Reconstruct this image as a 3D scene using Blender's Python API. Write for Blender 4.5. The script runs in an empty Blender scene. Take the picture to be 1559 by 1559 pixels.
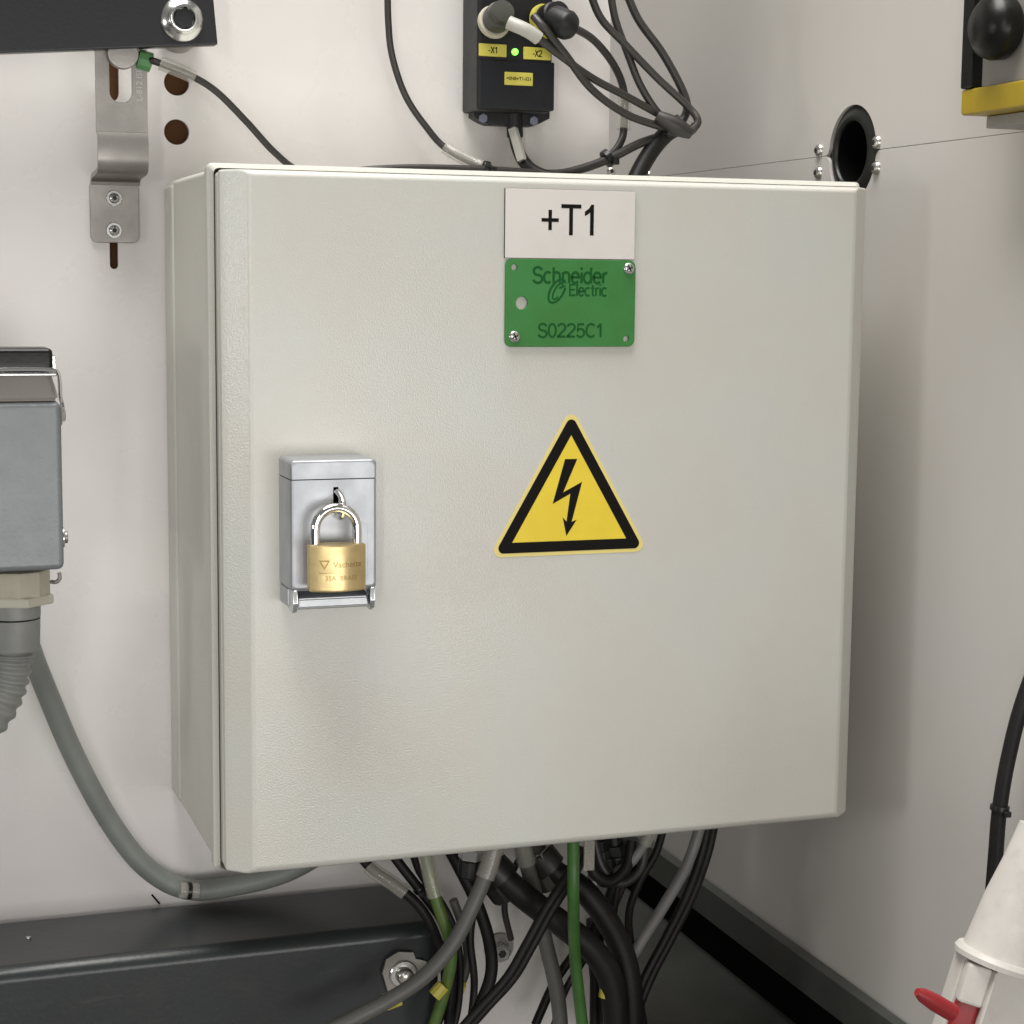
import bpy, bmesh, math, random
from mathutils import Vector, Matrix
random.seed(7)
S = 0.001                                   # everything below is written in millimetres
scene = bpy.context.scene
COL = scene.collection

# ------------------------------------------------------------------ camera
F_PX, CAM = 2823.07, Vector((-184.58, -1010.34, 336.42))
YAW, PIT, ROL = 0.3346, 0.1240, 0.0100
def cam_axes():
    cy, sy, cp, sp, cr, sr = math.cos(YAW), math.sin(YAW), math.cos(PIT), math.sin(PIT), math.cos(ROL), math.sin(ROL)
    f = Vector((sy*cp, cy*cp, -sp)); r = Vector((cy, -sy, 0)); u = r.cross(f)
    return cr*r + sr*u, -sr*r + cr*u, f
RX, RU, RF = cam_axes()
cd = bpy.data.cameras.new('camera'); cam = bpy.data.objects.new('camera', cd); COL.objects.link(cam)
M = Matrix((RX, RU, -RF)).transposed().to_4x4(); M.translation = CAM*S
cam.matrix_world = M
cd.sensor_width = 36; cd.lens = 36*F_PX/1559; cd.clip_start = 0.01; cd.clip_end = 50
scene.camera = cam
def ray(u, v): return RX*((u-779.5)/F_PX) + RU*((779.5-v)/F_PX) + RF
def P(u, v, Y):                             # photo reading -> the point of the plane Y (mm)
    d = ray(u, v); return CAM + d*((Y-CAM.y)/d.y)
def PX(u, v, X):
    d = ray(u, v); return CAM + d*((X-CAM.x)/d.x)

# ------------------------------------------------------------------ world, lamps, exposure
w = bpy.data.worlds.new('World'); scene.world = w; w.use_nodes = True
nt = w.node_tree; bg = nt.nodes['Background']
tc = nt.nodes.new('ShaderNodeTexCoord'); sx = nt.nodes.new('ShaderNodeSeparateXYZ')
cr_ = nt.nodes.new('ShaderNodeValToRGB'); mr = nt.nodes.new('ShaderNodeMapRange')
nt.links.new(tc.outputs['Generated'], sx.inputs[0]); nt.links.new(sx.outputs['Z'], mr.inputs['Value'])
mr.inputs['From Min'].default_value = -1; mr.inputs['From Max'].default_value = 1
nt.links.new(mr.outputs[0], cr_.inputs[0]); nt.links.new(cr_.outputs[0], bg.inputs[0])
e = cr_.color_ramp.elements
e[0].position = .0; e[0].color = (.16, .155, .15, 1); e[1].position = 1; e[1].color = (.62, .61, .59, 1)
k = e.new(.46); k.color = (.22, .215, .21, 1); k = e.new(.62); k.color = (.50, .49, .475, 1)
bg.inputs[1].default_value = .38
def area(name, loc, target, sx_, sy_, power, col=(1, .985, .95)):
    l = bpy.data.lights.new(name, 'AREA'); l.shape = 'RECTANGLE'; l.size = sx_; l.size_y = sy_; l.energy = power; l.color = col
    o = bpy.data.objects.new(name, l); COL.objects.link(o)
    o.location = Vector(loc)*S
    o.rotation_euler = (Vector(target)-Vector(loc)).to_track_quat('-Z', 'Y').to_euler()
    return o
area('hall_ceiling_lamp', (-150, -330, 2300), (150, 0, 200), 1.0, 1.5, 70)
area('hall_side_lamp', (-1900, -700, 270), (100, 60, 240), .30, .28, 5, (1, .99, .97))
area('hall_left_lamp', (-950, -2400, 350), (200, 0, 150), .16, 1.6, 10, (1, .98, .95))
area('hall_front_lamp', (380, -2450, -120), (230, 0, 0), 1.6, .6, 18, (1, .985, .96))
scene.view_settings.view_transform = 'Standard'; scene.view_settings.look = 'None'
scene.view_settings.exposure = 0.0; scene.view_settings.gamma = 1
scene.render.engine = 'CYCLES'

# ------------------------------------------------------------------ materials
def mat(name, col, rough=.5, metal=0, var=0, vscale=20, vcol=None, bump=0, bscale=400, spec=.5, coat=0, trans=0, emit=None, es=1, dirt=0, dirtcol=(.2,.17,.12), dscale=30, alpha=1, ani=0, scuff=0, scuffcol=(.25,.23,.2), sc=(60, 60, 9)):
    m = bpy.data.materials.new(name); m.use_nodes = True; t = m.node_tree; b = t.nodes['Principled BSDF']
    L = t.links.new; N = t.nodes.new
    b.inputs['Base Color'].default_value = (*col, 1); b.inputs['Roughness'].default_value = rough
    b.inputs['Metallic'].default_value = metal; b.inputs['Specular IOR Level'].default_value = spec
    b.inputs['Coat Weight'].default_value = coat; b.inputs['Transmission Weight'].default_value = trans
    b.inputs['Alpha'].default_value = alpha
    tcn = N('ShaderNodeTexCoord'); src = None
    if ani:
        b.inputs['Anisotropic'].default_value = ani
    if var:
        n = N('ShaderNodeTexNoise'); n.inputs['Scale'].default_value = vscale; n.inputs['Detail'].default_value = 5; n.inputs['Roughness'].default_value = .55
        L(tcn.outputs['Object'], n.inputs['Vector'])
        r = N('ShaderNodeMapRange'); r.interpolation_type = 'SMOOTHERSTEP'; r.inputs['From Min'].default_value = .3; r.inputs['From Max'].default_value = .7
        L(n.outputs['Fac'], r.inputs['Value'])
        x = N('ShaderNodeMix'); x.data_type = 'RGBA'
        vc = vcol or tuple(c*(1-var) for c in col)
        x.inputs[6].default_value = (*col, 1); x.inputs[7].default_value = (*vc, 1)
        L(r.outputs[0], x.inputs[0]); src = x.outputs[2]
        n2 = N('ShaderNodeMapRange'); n2.inputs['To Min'].default_value = rough*.85; n2.inputs['To Max'].default_value = min(1, rough*1.2)
        L(n.outputs['Fac'], n2.inputs['Value']); L(n2.outputs[0], b.inputs['Roughness'])
    if dirt:
        n = N('ShaderNodeTexNoise'); n.inputs['Scale'].default_value = dscale; n.inputs['Detail'].default_value = 8; n.inputs['Roughness'].default_value = .7
        L(tcn.outputs['Object'], n.inputs['Vector'])
        r = N('ShaderNodeMapRange'); r.interpolation_type = 'SMOOTHERSTEP'; r.inputs['From Min'].default_value = .50; r.inputs['From Max'].default_value = .80; r.inputs['To Max'].default_value = dirt
        L(n.outputs['Fac'], r.inputs['Value'])
        x = N('ShaderNodeMix'); x.data_type = 'RGBA'
        if src: L(src, x.inputs[6])
        else: x.inputs[6].default_value = (*col, 1)
        x.inputs[7].default_value = (*dirtcol, 1); L(r.outputs[0], x.inputs[0]); src = x.outputs[2]
    if scuff:
        mp = N('ShaderNodeMapping'); mp.inputs['Scale'].default_value = sc; mp.inputs['Rotation'].default_value = (.3, .5, .2)
        L(tcn.outputs['Object'], mp.inputs['Vector'])
        n = N('ShaderNodeTexNoise'); n.inputs['Scale'].default_value = 1.6; n.inputs['Detail'].default_value = 9; n.inputs['Roughness'].default_value = .72
        L(mp.outputs[0], n.inputs['Vector'])
        r = N('ShaderNodeMapRange'); r.interpolation_type = 'SMOOTHERSTEP'; r.inputs['From Min'].default_value = .56; r.inputs['From Max'].default_value = .92; r.inputs['To Max'].default_value = scuff*1.5
        L(n.outputs['Fac'], r.inputs['Value'])
        x = N('ShaderNodeMix'); x.data_type = 'RGBA'
        if src: L(src, x.inputs[6])
        else: x.inputs[6].default_value = (*col, 1)
        x.inputs[7].default_value = (*scuffcol, 1); L(r.outputs[0], x.inputs[0]); src = x.outputs[2]
    if src: L(src, b.inputs['Base Color'])
    if bump:
        n = N('ShaderNodeTexNoise'); n.inputs['Scale'].default_value = bscale; n.inputs['Detail'].default_value = 2
        L(tcn.outputs['Object'], n.inputs['Vector'])
        bp = N('ShaderNodeBump'); bp.inputs['Strength'].default_value = bump; bp.inputs['Distance'].default_value = .0004
        L(n.outputs['Fac'], bp.inputs['Height']); L(bp.outputs[0], b.inputs['Normal']); L(bp.outputs[0], b.inputs['Coat Normal']); b.inputs['Coat Roughness'].default_value = .12
    if emit: b.inputs['Emission Color'].default_value = (*emit, 1); b.inputs['Emission Strength'].default_value = es
    return m
m_paint = mat('grey powder coat', (.575, .580, .538), .32, var=.06, vscale=11, vcol=(.580, .560, .505), bump=.40, bscale=1050, coat=.4, scuff=.22, scuffcol=(.36, .34, .29), dirt=.10, dirtcol=(.45, .43, .36), dscale=14)
m_body = mat('grey powder coat body', (.56, .555, .50), .38, scuff=.3, scuffcol=(.3, .28, .23), var=.06, vscale=7, bump=.4, bscale=600, dirt=.15, dirtcol=(.42, .39, .32), dscale=12)
m_gasket = mat('grey foam gasket', (.50, .49, .44), .7)
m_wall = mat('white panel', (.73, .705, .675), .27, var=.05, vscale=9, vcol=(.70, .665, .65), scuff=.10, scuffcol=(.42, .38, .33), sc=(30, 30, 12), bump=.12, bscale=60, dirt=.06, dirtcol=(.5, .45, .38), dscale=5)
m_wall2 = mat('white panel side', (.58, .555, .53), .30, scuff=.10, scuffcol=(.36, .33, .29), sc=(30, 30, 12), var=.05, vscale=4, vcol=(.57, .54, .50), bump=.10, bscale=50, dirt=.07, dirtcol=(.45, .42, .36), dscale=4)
m_void = mat('brown cavity', (.075, .028, .006), .9)
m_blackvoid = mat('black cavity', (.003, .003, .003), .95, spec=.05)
m_beam = mat('anthracite beam paint', (.031, .035, .038), .30, scuff=.5, scuffcol=(.12, .115, .10), sc=(12, 70, 70), var=.3, vscale=10, bump=.2, bscale=300, dirt=.35, dirtcol=(.055, .05, .04), dscale=20)
m_channel = mat('dark channel paint', (.072, .076, .068), .4, scuff=.4, scuffcol=(.13, .12, .10), sc=(70, 12, 70), var=.3, vscale=12, bump=.25, bscale=300, dirt=.6, dirtcol=(.05, .032, .016), dscale=18)
m_blackbar = mat('black bar paint', (.012, .012, .015), .38, var=.2, vscale=30, bump=.2, bscale=400)
m_steel = mat('stainless bracket', (.36, .34, .315), .42, .85, var=.18, vscale=40, bump=.15, bscale=500)
m_zinc = mat('bright zinc', (.72, .72, .70), .22, 1, var=.1, vscale=80)
m_screw = mat('screw steel', (.62, .60, .57), .3, 1)
m_socket = mat('socket recess', (.02, .02, .02), .6)
m_cast = mat('nickel plated casting', (.47, .485, .51), .42, .72, scuff=.35, scuffcol=(.35, .34, .33), sc=(60, 60, 60), var=.12, vscale=60, bump=.15, bscale=300)
m_flap = mat('polished zinc', (.62, .64, .66), .24, .95, var=.15, vscale=80)
m_chrome = mat('chrome', (.80, .79, .77), .07, 1)
m_brass = mat('brushed brass', (.74, .58, .29), .36, .95, scuff=.5, scuffcol=(.45, .31, .12), sc=(20, 20, 400), var=.14, vscale=120, bump=.08, bscale=700)
m_brassdk = mat('engraved brass', (.42, .30, .12), .45, 1)
m_white = mat('white engraved plate', (.74, .70, .665), .4, var=.05, vscale=25, dirt=.10, dirtcol=(.5, .42, .36), dscale=25)
m_black = mat('black print', (.005, .004, .003), .6, spec=.15)
m_green = mat('green plate plastic', (.042, .225, .052), .50, spec=.35, var=.14, vscale=30, vcol=(.042, .19, .038), bump=.12, bscale=500)
m_greendk = mat('engraved green', (.014, .10, .023), .7, spec=.1)
m_yellow = mat('yellow sticker', (.88, .66, .03), .42, var=.05, vscale=40)
m_yellowpale = mat('pale yellow rim', (.83, .69, .22), .42)
m_modblack = mat('module black plastic', (.010, .010, .011), .45, spec=.35, var=.2, vscale=60, bump=.3, bscale=500)
m_modface = mat('module face', (.008, .009, .012), .4, spec=.3, bump=.2, bscale=500)
m_led = mat('green led', (.1, .9, .1), .4, emit=(.25, 1, .06), es=2.2)
m_label = mat('yellow label', (.56, .50, .08), .45, var=.12, vscale=90)
m_cream = mat('cream plastic', (.50, .47, .37), .45, var=.1, vscale=70)
m_cable = mat('dark grey cable', (.034, .030, .027), .42, var=.25, vscale=50)
m_cableblk = mat('black cable', (.010, .009, .008), .5, spec=.3, var=.3, vscale=60, dirt=.4, dirtcol=(.05, .025, .015), dscale=40)
m_cablegrey = mat('mid grey cable', (.125, .122, .112), .45, var=.15, vscale=40)
m_cablelight = mat('light grey cable', (.22, .215, .21), .45, var=.15, vscale=40)
m_duct = mat('grey thick cable', (.23, .245, .225), .48, var=.15, vscale=30)
m_cablegreen = mat('green cable', (.050, .150, .028), .42, var=.2, vscale=60)
m_cablegy = mat('green and yellow cable', (.055, .13, .028), .42, var=.5, vscale=55, vcol=(.115, .15, .03))
m_sleeve = mat('clear label sleeve', (.62, .59, .52), .22, alpha=.34, coat=.6)
m_tie = mat('black cable tie', (.006, .006, .006), .35)
m_whitetag = mat('white cable tag', (.44, .43, .39), .4, var=.1, vscale=120)
m_conn = mat('grey hammered hood', (.225, .240, .250), .42, .15, var=.04, vscale=60, bump=.55, bscale=420, scuff=.3, scuffcol=(.35, .35, .34))
m_connbeige = mat('hood top', (.36, .34, .31), .5, .1, var=.06, vscale=60)
m_conduit = mat('grey conduit', (.27, .275, .26), .42, var=.12, vscale=50)
m_rubber = mat('black rubber', (.009, .010, .008), .42, var=.4, vscale=60)
m_swyellow = mat('yellow switch housing', (.44, .31, .012), .42, var=.12, vscale=40)
m_swgrey = mat('grey switch face', (.30, .285, .26), .5)
m_swblack = mat('black switch frame', (.006, .006, .005), .34, spec=.3, bump=.3, bscale=300)
m_plug = mat('white plug plastic', (.60, .57, .53), .42, var=.1, vscale=40, dirt=.35, dirtcol=(.25, .22, .19), dscale=30)
m_red = mat('red plastic', (.26, .010, .014), .45)
m_greencap = mat('green cap', (.09, .25, .09), .45)
m_grout = mat('etched mark', (.50, .48, .45), .6, .6)

# ------------------------------------------------------------------ helpers
def tag(o, label=None, cat=None, group=None, kind=None):
    if label: o['label'] = label
    if cat: o['category'] = cat
    if group: o['group'] = group
    if kind: o['kind'] = kind
    return o
def thing(name, base, label, cat, group=None):
    o = bpy.data.objects.new(name, None); COL.objects.link(o); o.location = Vector(base)*S
    o.empty_display_size = .01
    o['base'] = list(base)
    return tag(o, label, cat, group)
def base_of(o):
    while o is not None:
        if 'base' in o: return Vector(o['base'])
        o = o.parent
    return Vector((0, 0, 0))
def finish(bm, name, m, parent=None, smooth=True, ang=35, base=None):
    b = base_of(parent) if parent else (Vector(base) if base else Vector((0, 0, 0)))
    bmesh.ops.remove_doubles(bm, verts=bm.verts, dist=1e-4)
    bmesh.ops.recalc_face_normals(bm, faces=bm.faces)
    for v in bm.verts: v.co = (v.co - b)*S
    me = bpy.data.meshes.new(name); bm.to_mesh(me); bm.free()
    for p in me.polygons: p.use_smooth = smooth
    if smooth: me.set_sharp_from_angle(angle=math.radians(ang))
    me.materials.append(m)
    o = bpy.data.objects.new(name, me); COL.objects.link(o)
    if smooth:
        wn = o.modifiers.new('face_weights', 'WEIGHTED_NORMAL'); wn.keep_sharp = True; wn.weight = 70
    if parent: o.parent = parent
    else: o.location = b*S
    return o
def B(): return bmesh.new()
def join(bm, bm2):
    me = bpy.data.meshes.new('t'); bm2.to_mesh(me); bm2.free(); bm.from_mesh(me); bpy.data.meshes.remove(me)
def box(bm, x0, x1, y0, y1, z0, z1, bev=0, seg=2, mtx=None, only=None):
    t = B(); bmesh.ops.create_cube(t, size=1)
    for v in t.verts: v.co = Vector((x0+(v.co.x+.5)*(x1-x0), y0+(v.co.y+.5)*(y1-y0), z0+(v.co.z+.5)*(z1-z0)))
    if bev:
        ed = [e for e in t.edges if only is None or only(e)]
        bmesh.ops.bevel(t, geom=ed, offset=bev, segments=seg, profile=.5, affect='EDGES')
    if mtx: bmesh.ops.transform(t, matrix=mtx, verts=t.verts)
    join(bm, t); return bm
def frame_of(d):
    d = Vector(d).normalized(); a = Vector((0, 0, 1)) if abs(d.z) < .9 else Vector((1, 0, 0))
    u = d.cross(a).normalized(); return u, d.cross(u).normalized(), d
def lathe(bm, prof, o, d, seg=32, start=0, cap=True):      # prof: (distance along d, radius)
    u, v, d = frame_of(d); o = Vector(o); rings = []
    for (h, r) in prof:
        if r < 1e-6: rings.append([bm.verts.new(o+d*h)])
        else: rings.append([bm.verts.new(o+d*h+(u*math.cos(start+2*math.pi*i/seg)+v*math.sin(start+2*math.pi*i/seg))*r) for i in range(seg)])
    for a, b in zip(rings, rings[1:]):
        for i in range(seg):
            j = (i+1) % seg
            if len(a) == 1 and len(b) > 1: bm.faces.new((a[0], b[i], b[j]))
            elif len(b) == 1 and len(a) > 1: bm.faces.new((a[i], b[0], a[j]))
            elif len(a) > 1: bm.faces.new((a[i], b[i], b[j], a[j]))
    if cap and len(rings[0]) > 1: bm.faces.new(rings[0])
    if cap and len(rings[-1]) > 1: bm.faces.new(rings[-1][::-1])
    bmesh.ops.recalc_face_normals(bm, faces=bm.faces)
    return bm
def cyl(bm, p0, p1, r, seg=24, bev=0, start=0):
    p0, p1 = Vector(p0), Vector(p1); L = (p1-p0).length; b = min(bev, L/2.1, r*.9)
    prof = [(0, 0), (0, r-b), (b*.3, r-b*.3), (b, r), (L-b, r), (L-b*.3, r-b*.3), (L, r-b), (L, 0)] if b else [(0, 0), (0, r), (L, r), (L, 0)]
    return lathe(bm, prof, p0, p1-p0, seg, start)
def spline(pts, n=8):
    pts = [Vector(p) for p in pts]; q = [pts[0]*2-pts[1]]+pts+[pts[-1]*2-pts[-2]]; out = []
    for i in range(1, len(q)-2):
        a, b, c, d = q[i-1:i+3]
        for k in range(n):
            t = k/n
            out.append(.5*((2*b)+(c-a)*t+(2*a-5*b+4*c-d)*t*t+(3*b-a-3*c+d)*t**3))
    out.append(pts[-1]); return out
def tube(bm, pts, r, seg=14, rfun=None):
    n = len(pts); T = [(pts[min(i+1, n-1)]-pts[max(i-1, 0)]).normalized() for i in range(n)]
    u, v, _ = frame_of(T[0]); rings = []
    for i in range(n):
        u = (u-T[i]*u.dot(T[i])).normalized(); v = T[i].cross(u)
        rr = rfun(i, n)*r if rfun else r
        rings.append([bm.verts.new(pts[i]+(u*math.cos(2*math.pi*k/seg)+v*math.sin(2*math.pi*k/seg))*rr) for k in range(seg)])
    for a, b in zip(rings, rings[1:]):
        for k in range(seg): bm.faces.new((a[k], a[(k+1) % seg], b[(k+1) % seg], b[k]))
    bm.faces.new(rings[0][::-1]); bm.faces.new(rings[-1])
    return bm
XZ = (Vector((1, 0, 0)), Vector((0, 0, 1)))      # faces -Y
YZ = (Vector((0, -1, 0)), Vector((0, 0, 1)))     # faces -X
def curve_mesh(cu, O, basis, resize=1.0):
    ob = bpy.data.objects.new('tmp', cu); COL.objects.link(ob)
    dg = bpy.context.evaluated_depsgraph_get(); dg.update()
    me = bpy.data.meshes.new_from_object(ob.evaluated_get(dg)); bpy.data.objects.remove(ob); 
    bm = B(); bm.from_mesh(me); bpy.data.meshes.remove(me)
    U, V = basis; N = U.cross(V); O = Vector(O)
    for v in bm.verts: v.co = O + U*v.co.x + V*v.co.y + N*v.co.z
    return bm
def plate(loops, thick, O, basis=XZ, bev=0):     # flat sheet with holes; O is the middle of its thickness
    cu = bpy.data.curves.new('t', 'CURVE'); cu.dimensions = '2D'; cu.fill_mode = 'BOTH'
    cu.extrude = thick/2-bev; cu.bevel_depth = bev; cu.bevel_resolution = 1; cu.offset = -bev
    for lp in loops:
        s = cu.splines.new('POLY'); s.points.add(len(lp)-1)
        for p, q in zip(s.points, lp): p.co = (q[0], q[1], 0, 1)
        s.use_cyclic_u = True
    bm = curve_mesh(cu, O, basis); bpy.data.curves.remove(cu); return bm
def text(s, size, O, basis=XZ, thick=.2, bold=0, align='CENTER', sxx=1, space=1):
    cu = bpy.data.curves.new('t', 'FONT'); cu.body = s; cu.size = size; cu.extrude = thick/2; cu.offset = bold
    cu.align_x = align; cu.align_y = 'CENTER'; cu.resolution_u = 4; cu.space_character = space
    bm = curve_mesh(cu, (0, 0, 0), (Vector((1, 0, 0)), Vector((0, 1, 0)))); bpy.data.curves.remove(cu)
    U, V = basis; N = U.cross(V); O = Vector(O)
    for v in bm.verts: v.co = O + U*v.co.x*sxx + V*v.co.y + N*v.co.z
    return bm
def arc(cx, cy, rx, ry, a0, a1, n=14): return [(cx+rx*math.cos(math.radians(a0+(a1-a0)*i/n)), cy+ry*math.sin(math.radians(a0+(a1-a0)*i/n))) for i in range(n+1)]
GL = {'S': (.66, [arc(.33, .745, .255, .245, 12, 268)+arc(.33, .25, .28, .25, 88, -168)]),
 'c': (.56, [arc(.29, .35, .24, .34, 48, 312)]), 'h': (.58, [[(.09, 0), (.09, 1)], [(.09, .40)]+arc(.285, .45, .195, .24, 180, 0)+[(.48, 0)]]),
 'n': (.58, [[(.09, 0), (.09, .69)], [(.09, .40)]+arc(.285, .45, .195, .24, 180, 0)+[(.48, 0)]]),
 'e': (.58, [[(.05, .37), (.51, .37)]+arc(.29, .35, .235, .34, 6, 318)]), 'i': (.20, [[(.1, 0), (.1, .69)], [(.1, .86), (.1, 1)]]),
 'd': (.60, [[(.5, 0), (.5, 1)], arc(.275, .345, .225, .34, 2, 358, 24)]), 'r': (.38, [[(.09, 0), (.09, .69)], [(.09, .36)]+arc(.31, .40, .22, .27, 180, 80)]),
 'E': (.64, [[(.6, .05), (.1, .05), (.1, .95), (.58, .95)], [(.1, .52), (.55, .52)]]), 'l': (.20, [[(.1, 0), (.1, 1)]]),
 't': (.38, [[(.17, .92), (.17, .2)]+arc(.31, .2, .14, .16, 180, 280, 6), [(.02, .66), (.34, .66)]]),
 '0': (.66, [arc(.33, .5, .25, .48, 3, 363, 28)]), '2': (.66, [arc(.32, .72, .26, .26, 165, -28)+[(.07, .06), (.07, .04), (.60, .04)]]),
 '5': (.66, [[(.56, .96), (.17, .96), (.11, .50)]+arc(.31, .32, .27, .30, 132, -155)]), 'C': (.76, [arc(.40, .5, .33, .48, 46, 314, 20)]),
 '1': (.50, [[(.06, .74)]+[(.20, .84), (.31, 1.0)], [(.31, 1.0), (.31, 0)]]), 'X': (.66, [[(.05, 0), (.58, 1)], [(.06, 1), (.60, 0)]]), '-': (.4, [[(.04, .38), (.34, .38)]])}
def strokes(word, cap, width, wd, O, basis=XZ, thick=.12):
    adv = sum(GL[c][0] for c in word); k = width/adv; x0 = -width/2; bm = B(); n_ = 0
    U, V = basis; N = U.cross(V)
    for chh in word:
        w_, sts = GL[chh]
        for st in sts:
            q = [Vector((x0+x*k, (y-.5)*cap)) for x, y in st]; q = [p for i, p in enumerate(q) if i == 0 or (p-q[i-1]).length > 1e-4]
            L_, R_ = [], []
            for i, p in enumerate(q):
                a_d = (q[i]-q[i-1]).normalized() if i else None; b_d = (q[i+1]-q[i]).normalized() if i < len(q)-1 else None
                d_ = a_d if b_d is None else b_d if a_d is None else (a_d+b_d).normalized()
                mm = 1 if a_d is None or b_d is None else 1/max(.5, d_.dot(b_d))
                nn = Vector((-d_.y, d_.x))*wd/2*mm; L_.append(p+nn); R_.append(p-nn)
            dz = thick/2+n_*.004; n_ += 1
            A = [[bm.verts.new(O+U*p.x+V*p.y+N*z) for p in side] for side in (L_, R_) for z in (dz, dz-thick)]
            l1, l0, r1, r0 = A
            for i in range(len(q)-1):
                bm.faces.new((l1[i], r1[i], r1[i+1], l1[i+1])); bm.faces.new((l0[i], l0[i+1], r0[i+1], r0[i]))
                bm.faces.new((l0[i], l1[i], l1[i+1], l0[i+1])); bm.faces.new((r0[i], r0[i+1], r1[i+1], r1[i]))
            bm.faces.new((l1[0], l0[0], r0[0], r1[0])); bm.faces.new((l1[-1], r1[-1], r0[-1], l0[-1]))
        x0 += w_*k
    return bm
def circ(cx, cy, r, n=32, ry=None): return [(cx+r*math.cos(2*math.pi*i/n), cy+(ry or r)*math.sin(2*math.pi*i/n)) for i in range(n)]
def rrect(x0, x1, y0, y1, r, n=6):
    o = []
    for (cx, cy, a) in ((x1-r, y1-r, 0), (x0+r, y1-r, 90), (x0+r, y0+r, 180), (x1-r, y0+r, 270)):
        for i in range(n+1):
            t = math.radians(a+90*i/n); o.append((cx+r*math.cos(t), cy+r*math.sin(t)))
    return o
def copy_tree(o, delta, parent=None):
    c = o.copy(); COL.objects.link(c)
    if parent: c.parent = parent
    else: c.location = o.location + Vector(delta)*S
    for ch in list(o.children): copy_tree(ch, (0, 0, 0), c)
    return c

# ================================================================== SETTING: wall sheets
YB = 192.0
def P2(u, v, Y=YB): p = P(u, v, Y); return (p.x, p.z)
# back sheet with its real holes
h1 = P(269, 126, YB); h2 = P(269, 201, YB); ls = P(173.5, 389, YB); us = P(176, 115, YB)
loops = [[(-520, -420), (301, -420), (301, 800), (-520, 800)],
         circ(h1.x, h1.z, 8.0, 40), circ(h2.x, h2.z, 8.0, 40),
         rrect(ls.x-2.6, ls.x+2.6, ls.z-8.5, ls.z+22, 2.5), rrect(us.x-8, us.x+2, us.z-16, us.z+24, 4.9)]
wall = thing('wall_panel', (0, YB, 0), 'large white painted sheet wall behind the grey cabinet, with round holes at top left', 'wall panel')
finish(plate(loops, 4, (0, YB+2, 0)), 'sheet', m_wall, wall)
bm = B(); box(bm, -520, 296, 197.5, 215, -420, 800); finish(bm, 'wall_cavity', m_void, wall)
bm = B(); box(bm, 297.5, 300.5, YB+4.2, YB+30, -420, 800); finish(bm, 'edge_fold', m_wall, wall)
# small screws at the sheet edge
def dome_screw(bm, c, n, r, h, recess=True):
    n = Vector(n).normalized(); c = Vector(c)
    lathe(bm, [(0, 0), (0, r), (h*.35, r*.97), (h*.7, r*.78), (h*.93, r*.45), (h, 0)], c, n, 20)
def screw_part(parent, c, n, r, h, slot='hex', name='screw', m=None):
    bm = B(); dome_screw(bm, c, n, r, h); s = finish(bm, name, m or m_screw, parent, ang=60)
    n = Vector(n).normalized(); c = Vector(c)
    bm = B()
    if slot == 'hex': cyl(bm, c+n*(h*.55), c+n*(h*1.03), r*.42, 6)
    else:
        u, v, _ = frame_of(n); a = math.radians(25); u2 = u*math.cos(a)+v*math.sin(a); v2 = n.cross(u2)
        for d_, e_ in ((u2, v2), (v2, u2)):
            q = [c+n*(h*hh)+d_*(r*.55*i)+e_*(r*.13*j) for hh in (.6, 1.03) for (i, j) in ((-1, -1), (1, -1), (1, 1), (-1, 1))]
            vs = [bm.verts.new(p) for p in q]
            for f in ((0, 1, 2, 3), (7, 6, 5, 4), (0, 4, 5, 1), (1, 5, 6, 2), (2, 6, 7, 3), (3, 7, 4, 0)): bm.faces.new([vs[i] for i in f])
        bmesh.ops.recalc_face_normals(bm, faces=bm.faces)
    finish(bm, 'socket', m_socket, s, smooth=False)
    return s
c = P(930, 261, YB); screw_part(wall, c, (0, -1, 0), 3.2, 2.4)
wb = P(759, 1446, YB)
bm = B(); lathe(bm, [(0, 0), (0, 10.5), (1, 11), (2, 10.5), (2, 6.8), (1.2, 6.6), (1.2, 0)], (wb.x, YB, wb.z+2), (0, -1, 0), 32); finish(bm, 'washer', m_steel, wall)
bm = B(); cyl(bm, (wb.x, YB-1, wb.z), (wb.x, YB-9, wb.z), 6.6, 6, .8, .3); wbo = finish(bm, 'bolt', m_zinc, wall, ang=20)
bm = B(); cyl(bm, (wb.x, YB-7.5, wb.z), (wb.x, YB-9.2, wb.z), 3.0, 6); finish(bm, 'socket', m_socket, wbo)

bm = B(); tube(bm, [P(231, 1362, YB-.3), P(237, 1369, YB-.3), P(243, 1376, YB-.3)], .6, 8); finish(bm, 'slit', m_blackvoid, wall)
# side wall: two sheets meeting at a seam with a cable entry hole
XR = 450.0; hc = (-121.0, 424.8); HR = 32.0; zs = hc[1]
def panel_loop(upper):
    s = 1 if upper else -1; g = .2; o = []; rc = 6.0
    th0 = math.asin((rc+g)/(HR+rc)); cxr = math.cos(th0)*(HR+rc)
    e = zs+s*g
    # along the seam, round the corner, over the hole, round the corner, on
    o += [(-760, e)]
    for i in range(7):                                      # left corner arc
        t = i/6; a = math.radians(-90)+t*(math.radians(90)-th0)
        o.append((hc[0]-cxr+rc*math.cos(a), e+s*(rc+rc*math.sin(a))))
    for i in range(41):
        a = math.pi-th0-(math.pi-2*th0)*i/40
        o.append((hc[0]+HR*math.cos(a), zs+s*HR*math.sin(a)))
    for i in range(7):
        t = i/6; a = math.radians(180)+th0+t*(math.radians(90)-th0)
        o.append((hc[0]+cxr+rc*math.cos(a), e+s*(rc+rc*math.sin(a))))
    o += [(900, e), (900, 900 if upper else -420), (-760, 900 if upper else -420)]
    return o if not upper else o[::-1]
up = thing('side_panel', (XR, 0, zs), 'upper white side wall sheet above the horizontal seam', 'wall panel')
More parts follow.
